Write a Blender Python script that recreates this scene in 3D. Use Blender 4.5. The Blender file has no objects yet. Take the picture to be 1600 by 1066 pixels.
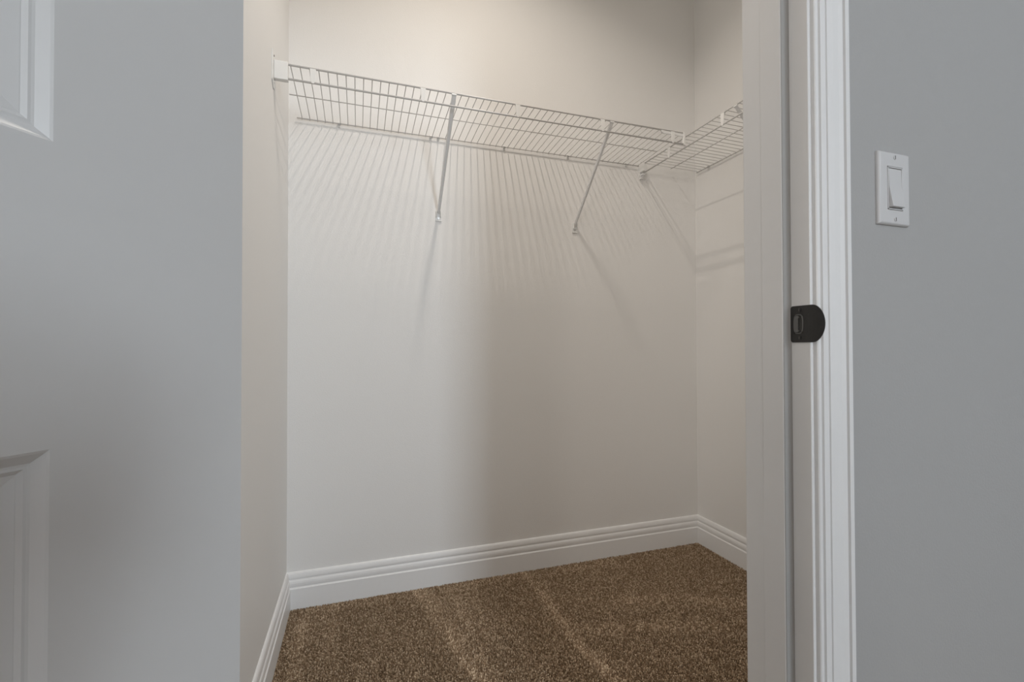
import bpy, math
import numpy as np
from mathutils import Vector, Matrix

scene = bpy.context.scene
COL = scene.collection

# ------------------------------------------------------------------ camera
H = 0.941                       # lens height above the carpet
F_PX = 721.2                    # focal length in pixels of a 1600 px wide frame
YAW, PITCH, ROLL = 0.3223, 0.0129, -0.0021
_v = Vector((math.sin(YAW) * math.cos(PITCH), math.cos(YAW) * math.cos(PITCH), math.sin(PITCH)))
_r = Vector((math.cos(YAW), -math.sin(YAW), 0))
_u = _r.cross(_v)
_r, _u = _r * math.cos(ROLL) + _u * math.sin(ROLL), _u * math.cos(ROLL) - _r * math.sin(ROLL)
cd = bpy.data.cameras.new('camera')
cd.sensor_width = 36.0
cd.lens = F_PX / 1600.0 * 36.0
cd.clip_start = 0.01
cam = bpy.data.objects.new('camera', cd)
COL.objects.link(cam)
m = Matrix.Identity(4)
for i in range(3):
    m[i][0], m[i][1], m[i][2] = _r[i], _u[i], -_v[i]
m[2][3] = H
cam.matrix_world = m
scene.camera = cam

# ------------------------------------------------------------------ light
world = bpy.data.worlds.new('world')
scene.world = world
world.use_nodes = True
bg = world.node_tree.nodes['Background']
bg.inputs['Color'].default_value = (0.62, 0.78, 1.0, 1)
bg.inputs['Strength'].default_value = 1.0

WX0, WX1, WZ0, WZ1, WY = 0.82, 1.60, 1.00, 2.40, -3.40       # bedroom window opening
VY0, VY1, VX = -2.60, -1.60, -1.90                          # unseen side window in the left wall, added for fill light
ld = bpy.data.lights.new('window_daylight', 'AREA')
ld.shape = 'RECTANGLE'
ld.size, ld.size_y = WX1 - WX0, WZ1 - WZ0
ld.color = (0.82, 0.915, 1.0)
ld.energy = 83
lo = bpy.data.objects.new('window_daylight', ld)
COL.objects.link(lo)
lo.location = ((WX0 + WX1) / 2, WY - 0.10, (WZ0 + WZ1) / 2)
lo.rotation_euler = (math.radians(90), 0, 0)                 # shines into the room (+Y)
ld2 = bpy.data.lights.new('side_fill_light', 'AREA')  # warm fill added to brighten the closet's right side
ld2.shape = 'RECTANGLE'
ld2.size, ld2.size_y = VY1 - VY0, WZ1 - WZ0
ld2.color = (1.0, 0.91, 0.82)
ld2.energy = 44
lo2 = bpy.data.objects.new('side_fill_light', ld2)
COL.objects.link(lo2)
lo2.location = (VX - 0.10, (VY0 + VY1) / 2, (WZ0 + WZ1) / 2)
lo2.rotation_euler = (math.radians(90), 0, math.radians(-90))   # shines into the room (+X)

LX, LY = 0.42, 1.07                                          # closet ceiling lamp
LAMP_W = 7.8
LAMP_SPREAD = 138
vs = scene.view_settings
vs.view_transform = 'Standard'
vs.look = 'None'
vs.gamma = 1.0
vs.use_curve_mapping = False
vs.exposure = 0.0

# ------------------------------------------------------------------ materials
def principled(name, color, rough=0.5, metal=0.0, bump=None, spec=0.5, detail=2.0):
    mt = bpy.data.materials.new(name)
    mt.use_nodes = True
    nt = mt.node_tree
    b = nt.nodes['Principled BSDF']
    b.inputs['Base Color'].default_value = (*color, 1)
    b.inputs['Roughness'].default_value = rough
    b.inputs['Metallic'].default_value = metal
    b.inputs['Specular IOR Level'].default_value = spec
    tc = nt.nodes.new('ShaderNodeTexCoord')
    nz = nt.nodes.new('ShaderNodeTexNoise')
    nt.links.new(tc.outputs['Object'], nz.inputs['Vector'])
    if bump:
        scale, dist, var = bump
        nz.inputs['Scale'].default_value = scale
        nz.inputs['Detail'].default_value = detail
        bp = nt.nodes.new('ShaderNodeBump')
        bp.inputs['Strength'].default_value = 1.0
        bp.inputs['Distance'].default_value = dist
        nt.links.new(nz.outputs['Fac'], bp.inputs['Height'])
        nt.links.new(bp.outputs['Normal'], b.inputs['Normal'])
    else:
        nz.inputs['Scale'].default_value = 30
        var = 0.02
    mx = nt.nodes.new('ShaderNodeMix')
    mx.data_type = 'RGBA'
    mx.inputs[6].default_value = (*[c * (1 - var) for c in color], 1)
    mx.inputs[7].default_value = (*[min(1, c * (1 + var)) for c in color], 1)
    nt.links.new(nz.outputs['Fac'], mx.inputs[0])
    nt.links.new(mx.outputs[2], b.inputs['Base Color'])
    return mt

M = {
    'wall': principled('closet_wall_paint', (0.88, 0.875, 0.865), 0.6, bump=(260, 0.0003, 0.01)),
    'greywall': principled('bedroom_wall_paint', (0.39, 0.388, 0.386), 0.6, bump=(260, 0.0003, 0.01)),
    'ceiling': principled('painted_ceiling', (0.90, 0.89, 0.88), 0.8, bump=(120, 0.001, 0.01)),
    'trim': principled('trim_paint', (0.77, 0.77, 0.77), 0.35, bump=(60, 0.0001, 0.01)),
    'board': principled('baseboard_paint', (0.90, 0.905, 0.91), 0.35, bump=(60, 0.0001, 0.01)),
    'door': principled('door_paint', (0.68, 0.678, 0.675), 0.35, bump=(40, 0.0001, 0.01)),
    'wire': principled('white_vinyl_wire', (0.66, 0.65, 0.64), 0.4),
    'plastic': principled('white_plastic', (0.86, 0.86, 0.85), 0.35),
    'brace': principled('painted_steel_brace', (0.84, 0.84, 0.84), 0.35),
    'switch': principled('switch_plastic', (0.60, 0.60, 0.605), 0.3),
    'screw': principled('zinc_screw', (0.55, 0.54, 0.52), 0.3, metal=1.0),
    'darkhole': principled('screw_recess', (0.12, 0.11, 0.10), 0.6),
    'black': principled('black_bronze_plate', (0.018, 0.017, 0.016), 0.42, bump=(300, 0.0001, 0.1)),
    'box': principled('grey_latch_box', (0.035, 0.035, 0.033), 0.5),
    'rubber': principled('black_camera_plastic', (0.02, 0.02, 0.022), 0.5),
    'underlay': principled('carpet_backing', (0.27, 0.195, 0.13), 0.95, bump=(400, 0.004, 0.35)),
    'greystrip': principled('grey_stop_strip', (0.36, 0.355, 0.345), 0.8),
    'tang': principled('steel_tang', (0.13, 0.13, 0.125), 0.45),
}

def carpet_material():
    mt = bpy.data.materials.new('carpet_fibre')
    mt.use_nodes = True
    nt = mt.node_tree
    b = nt.nodes['Principled BSDF']
    b.inputs['Roughness'].default_value = 0.95
    b.inputs['Specular IOR Level'].default_value = 0.1
    at = nt.nodes.new('ShaderNodeAttribute')
    at.attribute_name = 'tuft'
    nt.links.new(at.outputs['Color'], b.inputs['Base Color'])
    return mt
M['carpet'] = carpet_material()

def glass_material():
    mt = bpy.data.materials.new('window_glass')
    mt.use_nodes = True
    nt = mt.node_tree
    nt.nodes.remove(nt.nodes['Principled BSDF'])
    tr = nt.nodes.new('ShaderNodeBsdfTransparent')
    gl = nt.nodes.new('ShaderNodeBsdfGlossy')
    gl.inputs['Roughness'].default_value = 0.02
    mx = nt.nodes.new('ShaderNodeMixShader')
    mx.inputs[0].default_value = 0.06
    nt.links.new(tr.outputs[0], mx.inputs[1])
    nt.links.new(gl.outputs[0], mx.inputs[2])
    nt.links.new(mx.outputs[0], nt.nodes['Material Output'].inputs[0])
    return mt
M['glass'] = glass_material()

def lamp_material():
    mt = bpy.data.materials.new('lamp_diffuser')
    mt.use_nodes = True
    b = mt.node_tree.nodes['Principled BSDF']
    b.inputs['Base Color'].default_value = (0.9, 0.87, 0.8, 1)
    b.inputs['Emission Color'].default_value = (1, 0.83, 0.62, 1)
    b.inputs['Emission Strength'].default_value = 1.5
    return mt
M['lamp'] = lamp_material()

# ------------------------------------------------------------------ mesh helpers
class MB:
    """collects vertices and faces, then becomes one mesh object"""
    def __init__(s):
        s.v, s.f = [], []
    def add(s, verts, faces):
        o = len(s.v)
        s.v += [tuple(p) for p in verts]
        s.f += [tuple(i + o for i in q) for q in faces]
        return s
    def box(s, x0, x1, y0, y1, z0, z1):
        return s.add([(x0, y0, z0), (x1, y0, z0), (x1, y1, z0), (x0, y1, z0),
                      (x0, y0, z1), (x1, y0, z1), (x1, y1, z1), (x0, y1, z1)],
                     [(0, 3, 2, 1), (4, 5, 6, 7), (0, 1, 5, 4), (1, 2, 6, 5), (2, 3, 7, 6), (3, 0, 4, 7)])
    def prism(s, poly, axis, a, b):
        """poly: 2D outline, extruded along axis (0,1,2) from a to b"""
        n = len(poly)
        def p3(p, t):
            return {0: (t, p[0], p[1]), 1: (p[0], t, p[1]), 2: (p[0], p[1], t)}[axis]
        vs = [p3(p, a) for p in poly] + [p3(p, b) for p in poly]
        fs = [tuple(range(n))[::-1], tuple(range(n, 2 * n))]
        fs += [(i, (i + 1) % n, n + (i + 1) % n, n + i) for i in range(n)]
        return s.add(vs, fs)
    def tube(s, pts, r, n=8, cap=True):
        pts = [Vector(p) for p in pts]
        rings = []
        for i, p in enumerate(pts):
            a = pts[max(0, i - 1)]
            c = pts[min(len(pts) - 1, i + 1)]
            t = (c - a).normalized()
            ref = Vector((0, 0, 1)) if abs(t.z) < 0.85 else Vector((1, 0, 0))
            e1 = t.cross(ref).normalized()
            e2 = t.cross(e1)
            k = r if not isinstance(r, (list, tuple)) else r[i]
            rings.append([p + (e1 * math.cos(2 * math.pi * j / n) + e2 * math.sin(2 * math.pi * j / n)) * k for j in range(n)])
        vs = [q for ring in rings for q in ring]
        fs = []
        for i in range(len(pts) - 1):
            for j in range(n):
                fs.append((i * n + j, i * n + (j + 1) % n, (i + 1) * n + (j + 1) % n, (i + 1) * n + j))
        if cap:
            fs.append(tuple(range(n))[::-1])
            fs.append(tuple(range((len(pts) - 1) * n, len(pts) * n)))
        return s.add(vs, fs)
    def disc(s, c, axis, r, h, n=16):
        c = Vector(c); a = Vector(axis).normalized()
        return s.tube([c, c + a * h], r, n)
    def sphere(s, c, rx, ry, rz, nu=16, nv=10, v0=0.0, v1=1.0):
        vs, fs = [], []
        for i in range(nv + 1):
            t = math.pi * (v0 + (v1 - v0) * i / nv)
            for j in range(nu):
                p = 2 * math.pi * j / nu
                vs.append((c[0] + rx * math.sin(t) * math.cos(p), c[1] + ry * math.sin(t) * math.sin(p), c[2] + rz * math.cos(t)))
        for i in range(nv):
            for j in range(nu):
                fs.append((i * nu + j, (i + 1) * nu + j, (i + 1) * nu + (j + 1) % nu, i * nu + (j + 1) % nu))
        return s.add(vs, fs)
    def build(s, name, mat, parent=None, smooth=False, bevel=0.0, xf=None, seg=2):
        me = bpy.data.meshes.new(name)
        vv = s.v if xf is None else [tuple(xf @ Vector(p)) for p in s.v]
        me.from_pydata(vv, [], s.f)
        me.validate()
        import bmesh
        bm = bmesh.new(); bm.from_mesh(me)
        bmesh.ops.recalc_face_normals(bm, faces=bm.faces)
        bm.to_mesh(me); bm.free()
        me.materials.append(M[mat])
        if smooth:
            for p in me.polygons:
                p.use_smooth = True
        o = bpy.data.objects.new(name, me)
        COL.objects.link(o)
        if parent is not None:
            o.parent = parent
        if bevel:
            b = o.modifiers.new('bevel', 'BEVEL')
            b.width = bevel; b.segments = seg; b.limit_method = 'ANGLE'
            b.angle_limit = math.radians(35)
            if not smooth:
                for p in me.polygons:
                    p.use_smooth = True
                w = o.modifiers.new('normals', 'WEIGHTED_NORMAL')
                w.keep_sharp = True
        return o

def struct(o, label=None):
    o['kind'] = 'structure'
    if label:
        o['label'] = label
    return o
def tag(o, label, cat, group=None):
    o['label'] = label; o['category'] = cat
    if group:
        o['group'] = group
    return o
def thing(name, loc, label, cat, group=None):
    o = bpy.data.objects.new(name, None)
    COL.objects.link(o)
    o.location = loc
    o.empty_display_size = 0.05
    return tag(o, label, cat, group)
def at(o):
    """world -> local of an Empty that only has a location"""
    return Matrix.Translation(-Vector(o.location))
def copy_part(o, parent, loc):
    c = o.copy()
    COL.objects.link(c)
    c.parent = parent
    c.location = loc
    return c

# ------------------------------------------------------------------ dimensions
D = 1.83                        # closet back wall
XL, XR = -0.24, 1.549           # closet side walls
YW = 0.497                      # bedroom face of the doorway wall
YI = 0.617                      # closet face of the doorway wall
JR, JL = 0.622, -0.132          # jamb faces
HEAD = 2.045
CEIL = 2.92
BX0, BX1 = VX, 2.4            # bedroom

# ------------------------------------------------------------------ room shell
struct(MB().box(BX0 - .1, BX1 + .1, WY - .1, D + .1, -0.12, 0.0).build('floor', 'underlay'),
       'brown cut pile carpet with vacuum marks')
struct(MB().box(BX0 - .1, BX1 + .1, WY - .1, D + .1, CEIL, CEIL + .1).build('ceiling', 'ceiling'))
struct(MB().box(XL - .1, XR + .1, D, D + .1, 0, CEIL).build('wall_back', 'wall'), 'warm white closet back wall')
struct(MB().box(XL - .1, XL, YI, D, 0, CEIL).build('wall_left', 'wall'), 'closet wall on the left, beside the open door')
struct(MB().box(XR, XR + .1, YI, D, 0, CEIL).build('wall_right', 'wall'), 'closet wall on the right, under the short wire shelf')
# the wall that holds the doorway: one mesh, three blocks round the opening
JT = 0.019
wf = struct(MB().box(BX0 - .1, JL - JT, YW, YI, 0, CEIL).box(JR + JT, BX1 + .1, YW, YI, 0, CEIL)
       .box(JL - JT, JR + JT, YW, YI, HEAD + JT, CEIL).build('wall_front', 'greywall'), 'grey bedroom wall with the light switch')
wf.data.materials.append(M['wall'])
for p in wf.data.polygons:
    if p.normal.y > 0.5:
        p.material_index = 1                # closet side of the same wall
struct(MB().box(BX0 - .1, BX0, WY, VY0, 0, CEIL).box(BX0 - .1, BX0, VY1, YW, 0, CEIL).box(BX0 - .1, BX0, VY0, VY1, 0, WZ0)
       .box(BX0 - .1, BX0, VY0, VY1, WZ1, CEIL).build('wall_bedroom_left', 'greywall'))
struct(MB().box(BX1, BX1 + .1, WY, YW, 0, CEIL).build('wall_bedroom_right', 'greywall'))
struct(MB().box(BX0, WX0, WY - .1, WY, 0, CEIL).box(WX1, BX1, WY - .1, WY, 0, CEIL)
       .box(WX0, WX1, WY - .1, WY, 0, WZ0).box(WX0, WX1, WY - .1, WY, WZ1, CEIL).build('wall_bedroom_back', 'greywall'))

# the two bedroom windows behind the viewpoint; built facing +Y, the second, added for fill, turned a quarter turn
def window(name, width, xf_loc, rz):
    w = bpy.data.objects.new(name, None); COL.objects.link(w)
    w.location = xf_loc; w.rotation_euler = (0, 0, rz)
    struct(w)
    h, hw = WZ1 - WZ0, width / 2
    fr = MB()
    for a, b in ((-hw, -hw + .035), (hw - .035, hw)):
        fr.box(a, b, -.07, -.02, 0, h)
    for a, b in ((0, .035), (h - .035, h), (h / 2 - .018, h / 2 + .018)):
        fr.box(-hw, hw, -.07, -.02, a, b)
    fr.build('window_frame', 'trim', w)
    MB().box(-hw - .04, hw + .04, -.02, .05, -.025, 0).build('window_sill', 'trim', w)
    for a, b in ((.035, h / 2 - .018), (h / 2 + .018, h - .035)):
        MB().box(-hw + .035, hw - .035, -.048, -.044, a, b).build('pane', 'glass', w)
window('window_1', WX1 - WX0, ((WX0 + WX1) / 2, WY, WZ0), 0)
window('fill_window', VY1 - VY0, (VX, (VY0 + VY1) / 2, WZ0), -math.pi / 2)  # unseen window added round the fill light

# ------------------------------------------------------------------ baseboards
BB = [(0, 0), (.0145, 0), (.0145, .0795), (.0125, .0815), (.0112, .0840), (.0112, .0860), (.0122, .0900), (.0124, .0980),
      (.0112, .1045), (.0088, .1085), (.0080, .1110), (.0086, .1135), (.0092, .1160), (.0088, .1220), (.0072, .1290),
      (.0048, .1335), (.0022, .1355), (0, .1358)]
def baseboard(name, kind, fixed, a, b, label, m0=0, m1=0):
    """profile swept along a wall; ends mitred inward by m0 / m1 times the thickness"""
    vs, fs = [], []
    n = len(BB)
    for end in (0, 1):
        for t, z in BB:
            s = a + t * m0 if end == 0 else b - t * m1
            if kind == 'back':
                vs.append((s, fixed - t, z))
            elif kind == 'left':
                vs.append((fixed + t, s, z))
            elif kind == 'right':
                vs.append((fixed - t, s, z))
    fs = [(i, i + 1, n + i + 1, n + i) for i in range(n - 1)] + [tuple(range(n)), tuple(range(n, 2 * n))]
    return struct(MB().add(vs, fs).build(name, 'board'), label)
baseboard('baseboard_back', 'back', D, XL, XR, 'white moulded baseboard along the closet back wall', 1, 1)
baseboard('baseboard_left', 'left', XL, YI, D, 'white moulded baseboard along the left closet wall', 0, 1)
baseboard('baseboard_right', 'right', XR, YI, D, 'white moulded baseboard along the right closet wall', 0, 1)
baseboard('baseboard_front', 'back', YW, JR + .064, BX1, 'white moulded baseboard under the light switch')

# ------------------------------------------------------------------ door frame
def jamb(name, x0, x1, stop_x, label):
    j = struct(MB().box(min(x0, x1), max(x0, x1), YW, YI, 0, HEAD).build(name, 'trim', bevel=0.0016), label)
    MB().box(min(x0, stop_x), max(x0, stop_x), 0.5325, 0.5715, 0, HEAD - .012).build('door_stop', 'trim', j, bevel=0.002)
    k_ = 1 if stop_x < x0 else -1
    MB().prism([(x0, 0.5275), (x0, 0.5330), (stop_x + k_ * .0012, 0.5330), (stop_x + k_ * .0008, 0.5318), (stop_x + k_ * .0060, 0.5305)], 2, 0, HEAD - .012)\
        .build('stop_strip', 'greystrip', j, smooth=False)  # grey wedge added to stand in for the dark strip along the stop
    return j
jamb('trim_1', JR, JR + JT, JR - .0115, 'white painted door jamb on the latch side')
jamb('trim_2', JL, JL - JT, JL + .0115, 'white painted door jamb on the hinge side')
hj = struct(MB().box(JL - JT, JR + JT, YW, YI, HEAD, HEAD + JT).build('trim_3', 'trim'), 'white painted door head')
MB().box(JL, JR, 0.5325, 0.5715, HEAD - .012, HEAD).build('door_stop', 'trim', hj)

# casing: (distance from its inner edge, thickness)
CAS = [(0, 0), (0, .0052), (.0012, .0066), (.0052, .0074), (.0060, .0060), (.0068, .0060), (.0078, .0092), (.0158, .0102), (.0166, .0100),
       (.0172, .0068), (.0186, .0068), (.0200, .0100), (.0300, .0116), (.0390, .0124), (.0455, .0138), (.0466, .0138), (.0474, .0116), (.0484, .0116),
       (.0494, .0158), (.0570, .0158), (.0590, .0140), (.0590, 0)]
def casing(name, x_in, sign, y_wall, ysign, label):
    n = len(CAS)
    vs = []
    for z in (0, HEAD + .005):
        for d, t in CAS:
            vs.append((x_in + sign * d, y_wall + ysign * t, z + (d if z else 0)))
    fs = [(i, (i + 1) % n, n + (i + 1) % n, n + i) for i in range(n)] + [tuple(range(n)), tuple(range(n, 2 * n))]
    return struct(MB().add(vs, fs).build(name, 'trim'), label)
casing('trim_4', JR + .0055, 1, YW, -1, 'white fluted door casing between the jamb and the light switch')
casing('trim_5', JL - .0055, -1, YW, -1, 'white fluted door casing behind the open door')
casing('trim_6', JR + .0055, 1, YI, 1, 'white door casing on the closet side')
vs = []
n = len(CAS)
for e in (0, 1):
    for d, t in CAS:
        vs.append(((JL - .0055 - d) if e == 0 else (JR + .0055 + d), YW - t, HEAD + .005 + d))
struct(MB().add(vs, [(i, (i + 1) % n, n + (i + 1) % n, n + i) for i in range(n)] + [tuple(range(n)), tuple(range(n, 2 * n))])
       .build('trim_7', 'trim'), 'white fluted head casing over the doorway')

# ------------------------------------------------------------------ open door
DC = Vector((-0.0965, 0.458, 0))            # hinge-side corner of the face in view
DDIR = Vector((-0.600, -0.800, 0))          # from the hinge edge to the latch edge
DN = Vector((0.800, -0.600, 0))             # out of the face in view
DX = Matrix(((DDIR.x, DN.x, 0, 0), (DDIR.y, DN.y, 0, 0), (0, 0, 1, 0), (0, 0, 0, 1)))
door = bpy.data.objects.new('door_1', None); COL.objects.link(door)
door.matrix_world = Matrix.Translation((DC.x, DC.y, 0.012)) @ DX
struct(door, 'white two panel moulded closet door standing open')
DW, DH, DT = 0.745, 2.022, 0.035
P_LO = (0.132, DW - 0.132, 0.235, 0.868)    # s0, s1, z0, z1 (above the door's foot)
P_UP = (0.132, DW - 0.132, 1.054, 1.890)
MOULD = [(0, 0), (.0015, -.0006), (.0070, -.0042), (.0085, -.0045), (.0100, -.0045), (.0125, -.0062), (.0130, -.0062), (.0400, -.0120)]
def panel(mb, P, side):
    s0, s1, z0, z1 = P
    vs, fs = [], []
    for d, t in MOULD:
        y = t if side > 0 else -DT - t
        vs += [(s0 + d, y, z0 + d), (s1 - d, y, z0 + d), (s1 - d, y, z1 - d), (s0 + d, y, z1 - d)]
    for k in range(len(MOULD) - 1):
        for j in range(4):
            fs.append((k * 4 + j, k * 4 + (j + 1) % 4, k * 4 + 4 + (j + 1) % 4, k * 4 + 4 + j))
    k = len(MOULD) - 1
    fs.append((k * 4, k * 4 + 1, k * 4 + 2, k * 4 + 3))
    mb.add(vs, fs)
sl = MB()
def face(y):
    xs = [0, P_LO[0], P_LO[1], DW]
    zs = [0, P_LO[2], P_LO[3], P_UP[2], P_UP[3], DH]
    vs = [(x, y, z) for z in zs for x in xs]
    fs = []
    for i in range(5):
        for j in range(3):
            if j == 1 and i in (1, 3):
                continue
            fs.append((i * 4 + j, i * 4 + j + 1, i * 4 + 5 + j, i * 4 + 4 + j))
    sl.add(vs, fs)
face(0); face(-DT)
sl.add([(0, 0, 0), (DW, 0, 0), (DW, 0, DH), (0, 0, DH), (0, -DT, 0), (DW, -DT, 0), (DW, -DT, DH), (0, -DT, DH)],
       [(0, 1, 5, 4), (1, 2, 6, 5), (2, 3, 7, 6), (3, 0, 4, 7)])
sl.build('slab', 'door', door)
for P in (P_LO, P_UP):
    pm = MB(); panel(pm, P, 1); pm.build('panel', 'door', door)
    pm = MB(); panel(pm, P, -1); pm.build('panel', 'door', door)
for z in (0.25, 1.0, 1.77):
    MB().tube([(-.006, -DT - .004, z - .045), (-.006, -DT - .004, z + .045)], .006, 10).build('hinge', 'black', door, smooth=False)
for side in (1, -1):
    y0 = 0 if side > 0 else -DT
    kn = MB().disc((DW - .06, y0, .955), (0, side, 0), .031, .006, 24)
    kn.tube([(DW - .06, y0, .955), (DW - .06, y0 + side * .04, .955)], .011, 14)
    kn.sphere((DW - .06, y0 + side * .052, .955), .027, .02, .027, 18, 10)
    kn.build('door_knob', 'black', door, smooth=True)

# ------------------------------------------------------------------ carpet
rng = np.random.default_rng(7)
def seg_dist(X, Y, a, b):
    ax, ay = a; bx, by = b
    dx, dy = bx - ax, by - ay
    L = math.hypot(dx, dy)
    t = np.clip(((X - ax) * dx + (Y - ay) * dy) / L ** 2, 0, 1)
    qx, qy = X - (ax + t * dx), Y - (ay + t * dy)
    side = (dx * qy - dy * qx) / L          # > 0: left of a->b
    return np.hypot(qx, qy), side
def wob(X, Y, s, seed):
    r = np.random.default_rng(seed)
    o = np.zeros_like(X)
    for k in range(6):
        a = r.uniform(0, 2 * math.pi); ph = r.uniform(0, 6.3); f = s * r.uniform(.5, 2.0)
        o += np.sin(f * (X * math.cos(a) + Y * math.sin(a)) + ph)
    return o / 6
def brushed(X, Y):
    """how far the vacuum cleaner has laid the pile over (0..1)"""
    m_ = np.zeros_like(X)
    def line(pts, w_sharp, w_soft, amp, soft_left=True):
        nonlocal m_
        for a, b in zip(pts[:-1], pts[1:]):
            d, s = seg_dist(X, Y, a, b)
            left = s > 0
            wdt = np.where(left == soft_left, w_soft, w_sharp)
            m_ = np.maximum(m_, amp * np.exp(-(d / wdt) ** 2))
    line([(.202, 1.815), (.276, 1.483), (.312, 1.284), (.34, 1.0)], .012, .060, .95)
    line([(.640, 1.80), (.656, 1.661), (.646, 1.358), (.672, 1.163), (.70, .95)], .010, .035, .9)
    line([(-.175, 1.76), (-.178, 1.20)], .02, .03, .6)
    line([(-.09, 1.72), (-.085, 1.5)], .02, .02, .35)
    line([(.92, 1.50), (1.10, 1.46), (1.35, 1.34), (1.50, 1.27)], .04, .03, .55)
    line([(.70, 1.385), (.90, 1.34), (1.15, 1.25)], .03, .03, .45)
    line([(-.15, 1.79), (.10, 1.80), (.62, 1.80)], .03, .03, .45)
    line([(.75, 1.77), (1.05, 1.77)], .03, .05, .4)
    line([(.33, 1.75), (.36, 1.5)], .03, .09, .45)
    m_ = m_ * (0.8 + .5 * wob(X, Y, 40, 3))
    m_ += .10 * wob(X, Y, 14, 5) + .10 * wob(X, Y, 60, 6)
    return np.clip(m_, 0, 1)
def make_pile():
    sp = 0.0044
    xs = np.arange(XL + .013, XR - .013, sp)
    ys = np.arange(YW + .0, D - .013, sp * .9)
    X, Y = np.meshgrid(xs, ys)
    X = X + ((np.arange(len(ys)) % 2) * sp / 2)[:, None]
    X = (X + rng.uniform(-.0016, .0016, X.shape)).ravel()
    Y = (Y + rng.uniform(-.0016, .0016, Y.shape)).ravel()
    keep = (Y > YI + .0) | ((X > JL + .004) & (X < JR - .004))
    keep &= ~((Y < YI + .02) & ((X < JL + .004) | (X > JR - .02)))
    X, Y = X[keep], Y[keep]
    n = len(X)
    br = brushed(X, Y)
    h = rng.uniform(.0075, .0115, n)
    rad = rng.uniform(.0024, .0034, n)
    a0 = rng.uniform(0, 6.283, n)
    la = rng.uniform(0, 6.283, n)
    ll = rng.uniform(0, .0030, n)
    tipx = X + np.cos(la) * ll + (br - .3) * .003
    tipy = Y + np.sin(la) * ll + (br - .3) * .004
    V = np.zeros((n, 7, 3), np.float32)
    for k in range(3):
        an = a0 + k * 2.0944
        V[:, k] = np.stack([X + np.cos(an) * rad, Y + np.sin(an) * rad, np.zeros(n)], 1)
        V[:, 3 + k] = np.stack([(X + tipx) / 2 + np.cos(an + .5) * rad * .95, (Y + tipy) / 2 + np.sin(an + .5) * rad * .95, h * .72], 1)
    V[:, 6] = np.stack([tipx, tipy, h], 1)
    base = np.arange(n)[:, None] * 7
    tri = np.array([[0, 1, 4], [0, 4, 3], [1, 2, 5], [1, 5, 4], [2, 0, 3], [2, 3, 5], [3, 4, 6], [4, 5, 6], [5, 3, 6]])
    Fc = (base[:, None, :] + tri[None]).reshape(-1, 3)
    me = bpy.data.meshes.new('carpet_pile')
    me.vertices.add(n * 7)
    me.vertices.foreach_set('co', V.ravel())
    nf = len(Fc)
    me.loops.add(nf * 3)
    me.loops.foreach_set('vertex_index', Fc.ravel().astype(np.int32))
    me.polygons.add(nf)
    me.polygons.foreach_set('loop_start', np.arange(0, nf * 3, 3, dtype=np.int32))
    me.update(calc_edges=True)
    dark = np.array([.150, .098, .058]); mid = np.array([.290, .208, .135]); lite = np.array([.60, .475, .345])
    t = rng.beta(1.4, 1.6, n)
    c = np.where((t < .5)[:, None], dark + (mid - dark) * (t * 2)[:, None], mid + (lite - mid) * ((t - .5) * 2)[:, None])
    c = 1.12 * c * (1 + np.array([.42, .46, .52])[None, :] * br[:, None])  # brushed pile is tinted paler: its sheen is put into the colour
    A = np.ones((n, 7, 4), np.float32)
    A[:, :, :3] = c[:, None, :]
    at_ = me.attributes.new('tuft', 'FLOAT_COLOR', 'POINT')
    at_.data.foreach_set('color', A.ravel())
    me.materials.append(M['carpet'])
    o = bpy.data.objects.new('carpet_pile', me)
    COL.objects.link(o)
    o['kind'] = 'stuff'
    o.parent = bpy.data.objects['floor']
    o['label'] = 'brown speckled cut pile with pale vacuum marks'
    return o
make_pile()

# ------------------------------------------------------------------ wire shelves
RW = 0.0014
def wire_bent(span, drop, tilt):
    """one deck wire: back end at the origin, runs `span` forward (-Y), rises by tilt, hooked down at the wall"""
    return MB().tube([(0, .003, -.006), (0, .0015, -.001), (0, -.002, 0), (0, -span * .5, tilt * .5), (0, -span - .002, tilt)], RW, 6)

def lip_clip(name, parent, wide, zt, zb):
    mb = MB()
    p = [(-wide * .52, zt - .0022), (wide * .52, zt - .0022), (wide * .5, zt - .012), (wide * .38, zb + .004), (wide * .2, zb - .003),
         (-wide * .2, zb - .003), (-wide * .38, zb + .004), (-wide * .5, zt - .012)]
    mb.prism(p, 1, -.0055, -.0030)
    mb.box(-wide * .5, wide * .5, -.0050, .004, zt - .0052, zt - .0034)
    return mb.build(name, 'plastic', parent, bevel=.0006)

# --- long shelf on the back wall (local frame: origin at its left rear end)
ZB, ZF, YF, ZLOW = H + .8345, H + .8465, 1.512, H + .8030
SX0, SX1 = -.203, 1.2255
s1 = thing('wire_shelf', (SX0, D, ZB), 'long white wire shelf running across the closet back wall', 'wire shelf', 'closet wire shelves')
T1 = at(s1)
yb = D - .010
MB().tube([(SX0 - .006, YF, ZF), (SX1, YF, ZF)], .0031, 10).build('front_rail', 'wire', s1, True, xf=T1)
MB().tube([(-.236, YF - .001, ZLOW), (SX1, YF - .001, ZLOW)], .0033, 10).build('lip_rail', 'wire', s1, True, xf=T1)
MB().tube([(SX0 - .014, (YF + D) / 2, (ZF + ZB) / 2 - .003), (SX1 - .010, (YF + D) / 2, (ZF + ZB) / 2 - .003)], .0018, 8).build('middle_rail', 'wire', s1, True, xf=T1)
MB().tube([(SX0 - .008, yb, ZB - .003), (SX1, yb, ZB - .003)], .0022, 8).build('back_rail', 'wire', s1, True, xf=T1)
proto = wire_bent(yb - YF, ZF - ZLOW, ZF - ZB + .002).build('wire', 'wire', s1, True)
nW = 55
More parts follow.
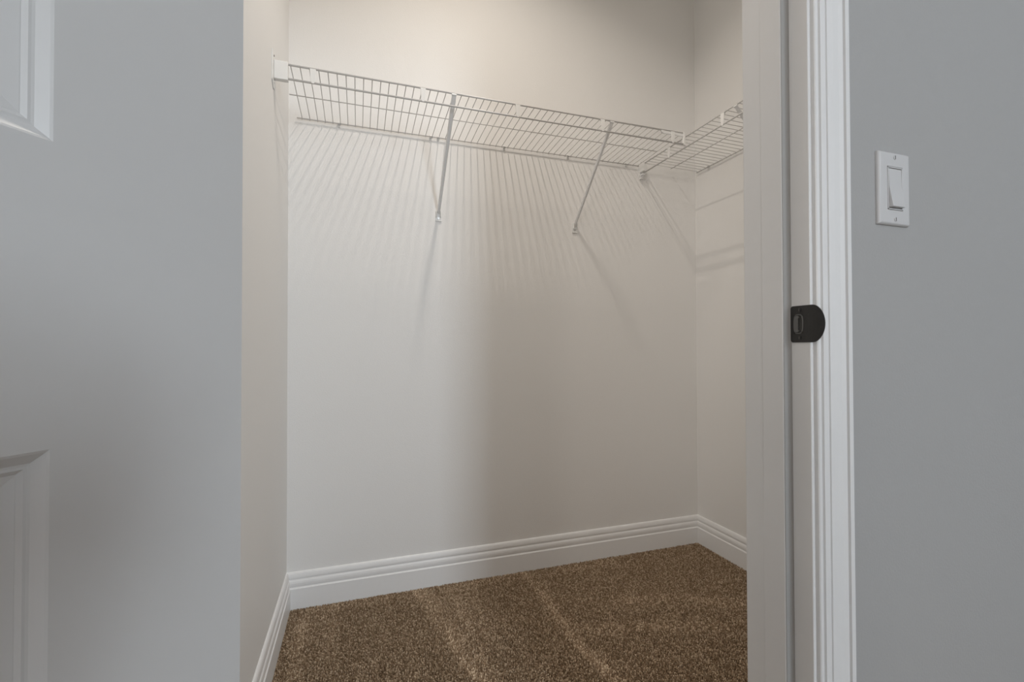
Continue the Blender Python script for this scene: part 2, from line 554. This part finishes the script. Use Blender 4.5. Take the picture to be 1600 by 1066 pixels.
for i in range(nW):
    loc = (.009 + i * .0262, yb - D, 0)
    if i == 0:
        proto.location = loc
    else:
        copy_part(proto, s1, loc)
# plastic lip clips between the two front rails
first = None
for x, wd in ((-.131, .017), (.200, .0165), (.527, .016), (.861, .017), (1.172, .015)):
    loc = (x - SX0, YF - D, ZF - ZB)
    if first is None:
        first = lip_clip('lip_clip', s1, .0165, 0, ZLOW - ZF); first.location = loc
    else:
        copy_part(first, s1, loc)
# end cap and rod connector at the inner corner
e = MB().box(SX1 - .004, SX1 + .005, YF - .0055, YF + .006, ZLOW - .004, ZF + .0045)
e.build('end_cap', 'plastic', s1, bevel=.0012, xf=T1)
e = MB().box(1.125, SX1, YF - .002, YF + .002, ZF - .013, ZF - .001)
e.prism([(1.118, ZF - .003), (1.128, ZF - .001), (1.128, ZF - .013), (1.121, ZF - .010)], 1, YF - .003, YF + .003)
e.build('corner_connector', 'brace', s1, xf=T1)
# wall clips behind the rear rail
def wall_clip(parent):
    mb = MB()
    mb.box(-.004, .004, -.0025, 0, -.014, .006)
    mb.prism([(-.0150, -.0035), (-.0140, .0012), (-.0100, .0028), (-.0020, .0020), (-.0020, .0005), (-.0100, .0010), (-.0130, -.0004), (-.0135, -.0038)], 0, -.004, .004)
    mb.prism([(-.0025, -.0075), (-.0120, -.0068), (-.0120, -.0056), (-.0025, -.0058)], 0, -.004, .004)
    return mb.build('wall_clip', 'plastic', parent, bevel=.0006)
cl = None
for x in (-.068, .272, .302, .577, .868, 1.160):
    loc = (x - SX0, 0, 0)
    if cl is None:
        cl = wall_clip(s1); cl.location = loc
    else:
        copy_part(cl, s1, loc)
# end bracket on the left wall
eb = MB().box(XL, XL + .003, YF - .028, YF + .028, ZLOW - .020, ZF + .026)
eb.prism([(YF - .028, ZLOW - .020), (YF + .028, ZLOW - .020), (YF + .008, ZLOW - .034), (YF - .008, ZLOW - .034)], 0, XL, XL + .003)
ebo = eb.build('end_bracket', 'plastic', s1, bevel=.001, xf=T1)
MB().box(XL + .003, -.199, YF - .008, YF + .010, ZLOW - .007, ZF + .005).build('bracket_sleeve', 'plastic', ebo, bevel=.002, xf=T1)
MB().disc((XL + .003, YF - .006, ZF + .016), (1, 0, 0), .0028, .0012, 10).build('screw', 'darkhole', ebo, xf=T1)
MB().disc((XL + .003, YF, ZLOW - .016), (1, 0, 0), .004, .0014, 10).build('screw', 'plastic', ebo, xf=T1)

def brace(parent, X, xf, rot=None):
    """diagonal support: from under the front rail down to a foot on the wall. Built for the back wall at X, then placed by xf"""
    a = Vector((X, YF + .001, ZF - .006)); b = Vector((X, D - .006, H + .535))
    d = (b - a).normalized()
    nrm = Vector((1, 0, 0)).cross(d)                      # away from the wall / down
    if nrm.y > 0: nrm = -nrm
    mb = MB()
    secs = [(0, .0075, .001), (.018, .0085, .002), (.040, .0080, .005), (.12, .0072, .0065), (.30, .0066, .0065), (.395, .0064, .006)]
    L = (b - a).length
    rings = []
    for s, hw, dp in secs:
        c = a + d * (s / .395 * L)
        ex = Vector((1, 0, 0))
        rings.append([c - ex * hw + nrm * 0, c - ex * hw * .55 + nrm * dp, c + ex * hw * .55 + nrm * dp, c + ex * hw,
                      c + ex * (hw - .0012) - nrm * .0012, c - ex * (hw - .0012) - nrm * .0012])
    k = 6
    vv = [p for r_ in rings for p in r_]
    ff = [(i * k + j, i * k + (j + 1) % k, (i + 1) * k + (j + 1) % k, (i + 1) * k + j) for i in range(len(rings) - 1) for j in range(k)]
    ff += [tuple(range(k)), tuple(range((len(rings) - 1) * k, len(rings) * k))]
    mb.add(vv, ff)
    mb.tube([(X - .008, YF, ZF - .0042), (X + .008, YF, ZF - .0042)], .0035, 8)
    o = mb.build('support_brace', 'brace', parent, bevel=.0005, xf=xf)
    ft = MB().box(X - .0105, X + .0105, D - .0025, D, H + .502, H + .540)
    ft.box(X - .0095, X - .007, D - .012, D - .002, H + .516, H + .540).box(X + .007, X + .0095, D - .012, D - .002, H + .516, H + .540)
    ft.box(X - .012, X + .012, D - .006, D - .0, H + .500, H + .5025)
    ft.build('brace_foot', 'plastic', o, bevel=.0005, xf=xf)
    MB().disc((X, D - .0025, H + .512), (0, -1, 0), .0042, .002, 12).build('screw', 'screw', o, xf=xf)
    c = a + d * .016 + nrm * .0035
    MB().disc(c - nrm * .003, nrm, .003, .003, 10).build('rivet', 'plastic', o, xf=xf)
    return o
for X in (.303, .902):
    brace(s1, X, T1)

# --- short shelf on the right wall
RX = 1.2415
ZR = H + .8385
YR0, YR1 = .70, 1.806
s2 = thing('wire_shelf', (XR, YR0, ZR), 'short white wire shelf on the right closet wall, cut off by the door jamb', 'wire shelf', 'closet wire shelves')
T2 = at(s2)
xb = XR - .010
ZRL = H + .7965
MB().tube([(RX, YR0, ZR), (RX, YR1, ZR)], .0026, 10).build('front_rail', 'wire', s2, True, xf=T2)
MB().tube([(RX - .001, YR0, ZRL), (RX - .001, YR1 + .008, ZRL)], .0030, 10).build('lip_rail', 'wire', s2, True, xf=T2)
MB().tube([(1.394, YR0, ZR - .003), (1.394, YR1 + .006, ZR - .003)], .0018, 8).build('middle_rail', 'wire', s2, True, xf=T2)
MB().tube([(xb, YR0, ZR - .005), (xb, YR1 + .004, ZR - .005)], .0022, 8).build('back_rail', 'wire', s2, True, xf=T2)
sp_ = xb - RX
proto2 = MB().tube([(.002, 0, -.008), (.001, 0, -.002), (-.003, 0, 0), (-sp_ - .002, 0, .003)], RW, 6).build('wire', 'wire', s2, True)
for i in range(42):
    loc = (xb - XR, 1.804 - i * .0262 - YR0, 0)
    if i == 0:
        proto2.location = loc
    else:
        copy_part(proto2, s2, loc)
def rot_clip(parent, loc, mesh_from):
    c = copy_part(mesh_from, parent, loc)
    c.rotation_euler = (0, 0, -math.pi / 2)
    return c
for y in (1.320, 1.62, 1.02):
    rot_clip(s2, (RX - XR, y - YR0, 0), first)
for y in (1.735, 1.42, 1.12):
    rot_clip(s2, (0, y - YR0, ZR - ZR - .002), cl)
# bracket that hangs its front corner on the back wall
bk = MB().box(RX - .0095, RX + .024, D - .003, D, ZRL - .022, ZR + .018)
bko = bk.build('end_bracket', 'plastic', s2, bevel=.001, xf=T2)
MB().box(RX - .0095, RX + .0045, YR1 - .012, D - .003, ZRL + .006, ZR + .007).build('bracket_sleeve', 'plastic', bko, bevel=.0015, xf=T2)
MB().box(RX - .0095, RX + .0055, YR1 - .006, D - .003, ZRL - .009, ZRL - .004).prism([(RX - .0095, ZRL - .024), (RX + .001, ZRL - .024), (RX + .003, ZRL - .008), (RX - .008, ZRL - .008)], 1, D - .016, D - .002)\
    .build('bracket_hook', 'brace', bko, xf=T2)
MB().disc((RX + .002, D - .003, ZR + .013), (0, -1, 0), .0028, .0012, 10).build('screw', 'darkhole', bko, xf=T2)
# its diagonal braces: the back-wall brace turned a quarter turn onto the right wall
for yy in (1.262, .86):
    # X axis -> -Y, wall distance D -> XR
    dep = (D - YF) ; dep2 = XR - RX
    R_ = Matrix(((0, dep2 / dep, 0, XR - D * dep2 / dep), (-1, 0, 0, yy), (0, 0, 1, ZR - ZF), (0, 0, 0, 1)))
    brace(s2, 0.0, T2 @ R_)

# ------------------------------------------------------------------ light switch
SWX, SWZ = .7598 + .035, H + .303 - .057
sw = thing('light_switch', (SWX, YW, SWZ), 'white rocker light switch on the grey wall beside the door casing', 'light switch')
# plate with a window cut for the rocker: rings from the outside in (x half, z half, depth)
rings = [(.035, .057, 0), (.035, .057, .0022), (.0342, .0562, .0042), (.0325, .0545, .0058), (.0300, .0520, .0064), (.0172, .0340, .0064), (.0172, .0340, .0030)]
vs, fs = [], []
for hx, hz, d in rings:
    vs += [(-hx, -d, -hz), (hx, -d, -hz), (hx, -d, hz), (-hx, -d, hz)]
for k in range(len(rings) - 1):
    for j in range(4):
        fs.append((4 * k + j, 4 * k + (j + 1) % 4, 4 * k + 4 + (j + 1) % 4, 4 * k + 4 + j))
fs.append((0, 1, 2, 3))
k = len(rings) - 1
fs.append((4 * k, 4 * k + 1, 4 * k + 2, 4 * k + 3))
MB().add(vs, fs).build('face_plate', 'switch', sw, bevel=.0004)
# inner frame
fm = MB()
for a in ((-.0166, -.0148, -.0334, .0334), (.0148, .0166, -.0334, .0334), (-.0166, .0166, -.0334, -.0316), (-.0166, .0166, .0316, .0334)):
    fm.box(a[0], a[1], -.0068, -.003, a[2], a[3])
fm.build('rocker_frame', 'switch', sw, bevel=.0003)
# rocker, pressed in at the top: wedge that stands proud at the bottom
MB().prism([(-.003, -.0305), (-.0125, -.0300), (-.0072, .0020), (-.0066, .0305), (-.003, .0305)], 0, -.0141, .0141).build('rocker', 'switch', sw, bevel=.0006)
for z in (.0484, -.0484):
    s_ = MB().disc((0, -.0060, z), (0, -1, 0), .0034, .0012, 14).build('screw', 'switch', sw)
    MB().box(-.0005, .0005, -.0076, -.0070, z - .0028, z + .0028).build('slot', 'darkhole', s_)

# ------------------------------------------------------------------ strike plate
SZ = H + .0330
st = thing('strike_plate', (JR, .512, SZ), 'black rounded strike plate screwed to the white door jamb', 'strike plate')
# outline in (y, z) around the plate: rectangle with a bowed lip; a slot is cut for the latch
hz = .0272
def lip_y(z):
    return -.0185 - .0165 * math.sqrt(max(0, 1 - (abs(z) / hz) ** 2.0))
NZ = 24
zsamp = [hz * math.sin(math.pi * (i / NZ - .5)) for i in range(NZ + 1)]
def xcurve(y):                                           # plate follows the jamb, lip bends a little off it
    t = max(0, -.0150 - y)
    return -.0015 + t * t * 9.0
hole = (-.0040, .0100, -.0135, .0135)                    # y0,y1,z0,z1
ysamp = [0.0160, .0128, hole[1], hole[0], -.0095, -.0150]
def grid_plate(off):
    vs = []
    for z in zsamp:
        for kk, y in enumerate(ysamp):
            yy = y
            if kk == 0:
                yy = .0160 - .0030 * max(0, (abs(z) - hz * .88) / (hz * .12)) ** 2
            vs.append((xcurve(yy) + off, yy, z))
        for q in (.25, .5, .75, 1.0):
            yl = -.0150 + (lip_y(z) + .0150) * q
            vs.append((xcurve(yl) + off, yl, z))
    return vs
W_ = len(ysamp) + 4
front = grid_plate(0); back = grid_plate(.0014)
vs = front + back
nfv = len(front)
fs = []
def solid(i, j):
    zc = (zsamp[i] + zsamp[i + 1]) / 2
    if j == 2:
        return not (hole[2] < zc < hole[3])
    return True
cells = {(i, j) for i in range(NZ) for j in range(W_ - 1) if solid(i, j)}
for i, j in cells:
    a, b, c, d_ = i * W_ + j, i * W_ + j + 1, (i + 1) * W_ + j + 1, (i + 1) * W_ + j
    fs += [(a, b, c, d_), (nfv + a, nfv + d_, nfv + c, nfv + b)]
    for (di, dj, p, q) in ((-1, 0, a, b), (1, 0, d_, c), (0, -1, a, d_), (0, 1, b, c)):
        if (i + di, j + dj) not in cells:
            fs.append((p, q, nfv + q, nfv + p))
MB().add(vs, fs).build('plate', 'black', st)
# bright pressed rim and latch box behind the slot
bx_ = MB().box(-.0006, -.0001, hole[0], hole[1], hole[2] - .001, hole[3] + .001)
bx_.build('latch_box', 'box', st)
rm = MB()
pts = []
for i in range(28):
    a = 2 * math.pi * i / 28
    c_, s_ = math.cos(a), math.sin(a)
    sg = lambda v_: (1 if v_ >= 0 else -1)
    pts.append((-.0016, .0030 + .0072 * sg(c_) * abs(c_) ** .55, .0138 * sg(s_) * abs(s_) ** .7))
rm.tube(pts + [pts[0]], .0009, 6, cap=False)
rm.build('slot_rim', 'tang', st, smooth=True)
MB().prism([(.0010, -.0100), (.0040, -.0120), (.0090, -.0115), (.0096, .0115), (.0040, .0125), (.0015, .0100), (.0036, .0080), (.0036, -.0080)], 0, -.0022, .0008).build('latch_tang', 'tang', st)
for z in (.0208, -.0205):
    s_ = MB().disc((-.0014, .0015, z), (-1, 0, 0), .0030, .0008, 12).build('screw', 'black', st)
    MB().box(-.0025, -.0021, .0010, .0020, z - .002, z + .002).build('slot', 'darkhole', s_)

# ------------------------------------------------------------------ closet ceiling lamp (above the frame)
lp = thing('ceiling_lamp', (LX, LY, CEIL), 'slim white linear ceiling lamp over the closet floor', 'lamp')
LL = 0.32                                   # lamp length, front to back
MB().box(-.055, .055, -LL / 2 - .02, LL / 2 + .02, -.022, 0).build('housing', 'plastic', lp, bevel=.004)
MB().prism([(-.045, -.022), (-.040, -.034), (-.025, -.040), (.025, -.040), (.040, -.034), (.045, -.022)], 1, -LL / 2, LL / 2).build('diffuser', 'lamp', lp)
for e_ in (-1, 1):
    MB().box(-.05, .05, e_ * LL / 2 - .006, e_ * LL / 2 + .006, -.043, -.018).build('end_cap', 'plastic', lp, bevel=.003)
pd = bpy.data.lights.new('lamp_light', 'AREA')
pd.shape = 'RECTANGLE'
pd.size, pd.size_y = 0.05, LL - .04
pd.energy = LAMP_W
pd.color = (1.0, 0.90, 0.785)
pd.spread = math.radians(LAMP_SPREAD)
po = bpy.data.objects.new('lamp_light', pd)
COL.objects.link(po)
po.parent = lp
po.location = (0, 0, -.045)

# ------------------------------------------------------------------ the camera on its tripod, just behind the viewpoint
cb = thing('photo_camera', (0, 0, 0), 'black camera on a tripod in front of the closet doorway', 'camera')
CX = Matrix(((_r.x, _v.x, 0, 0), (_r.y, _v.y, 0, 0), (0, 0, 1, H), (0, 0, 0, 1)))
MB().box(-.070, .070, -.150, -.085, -.055, .045).box(-.025, .030, -.150, -.085, .045, .068).box(.040, .070, -.088, -.070, -.050, .040)\
    .build('camera_body', 'rubber', cb, bevel=.006, xf=CX)
MB().tube([(0, -.086, 0), (0, -.05, 0), (0, -.045, 0), (0, -.016, 0)], [.036, .036, .040, .040], 24).build('lens', 'rubber', cb, xf=CX)
tp = thing('tripod', (0, 0, 0), 'black tripod standing in front of the closet doorway', 'tripod')
MB().box(-.035, .035, -.150, -.085, -.075, -.055).tube([(0, -.118, -.16), (0, -.118, -.075)], .028, 16).build('head', 'rubber', tp, xf=CX)
MB().tube([(0, -.118, -.46), (0, -.118, -.15)], .014, 12).build('centre_column', 'rubber', tp, xf=CX)
MB().tube([(0, -.118, -.25), (0, -.118, -.19)], .038, 16).build('shoulder', 'rubber', tp, xf=CX)
for k in range(3):
    a = math.radians(-90 + 120 * k)
    c_, s_ = math.cos(a), math.sin(a)
    MB().tube([(.03 * c_, -.118 + .03 * s_, -.21), (.30 * c_, -.118 + .30 * s_, -H + .012)], [.016, .010], 10).build('leg', 'rubber', tp, xf=CX)
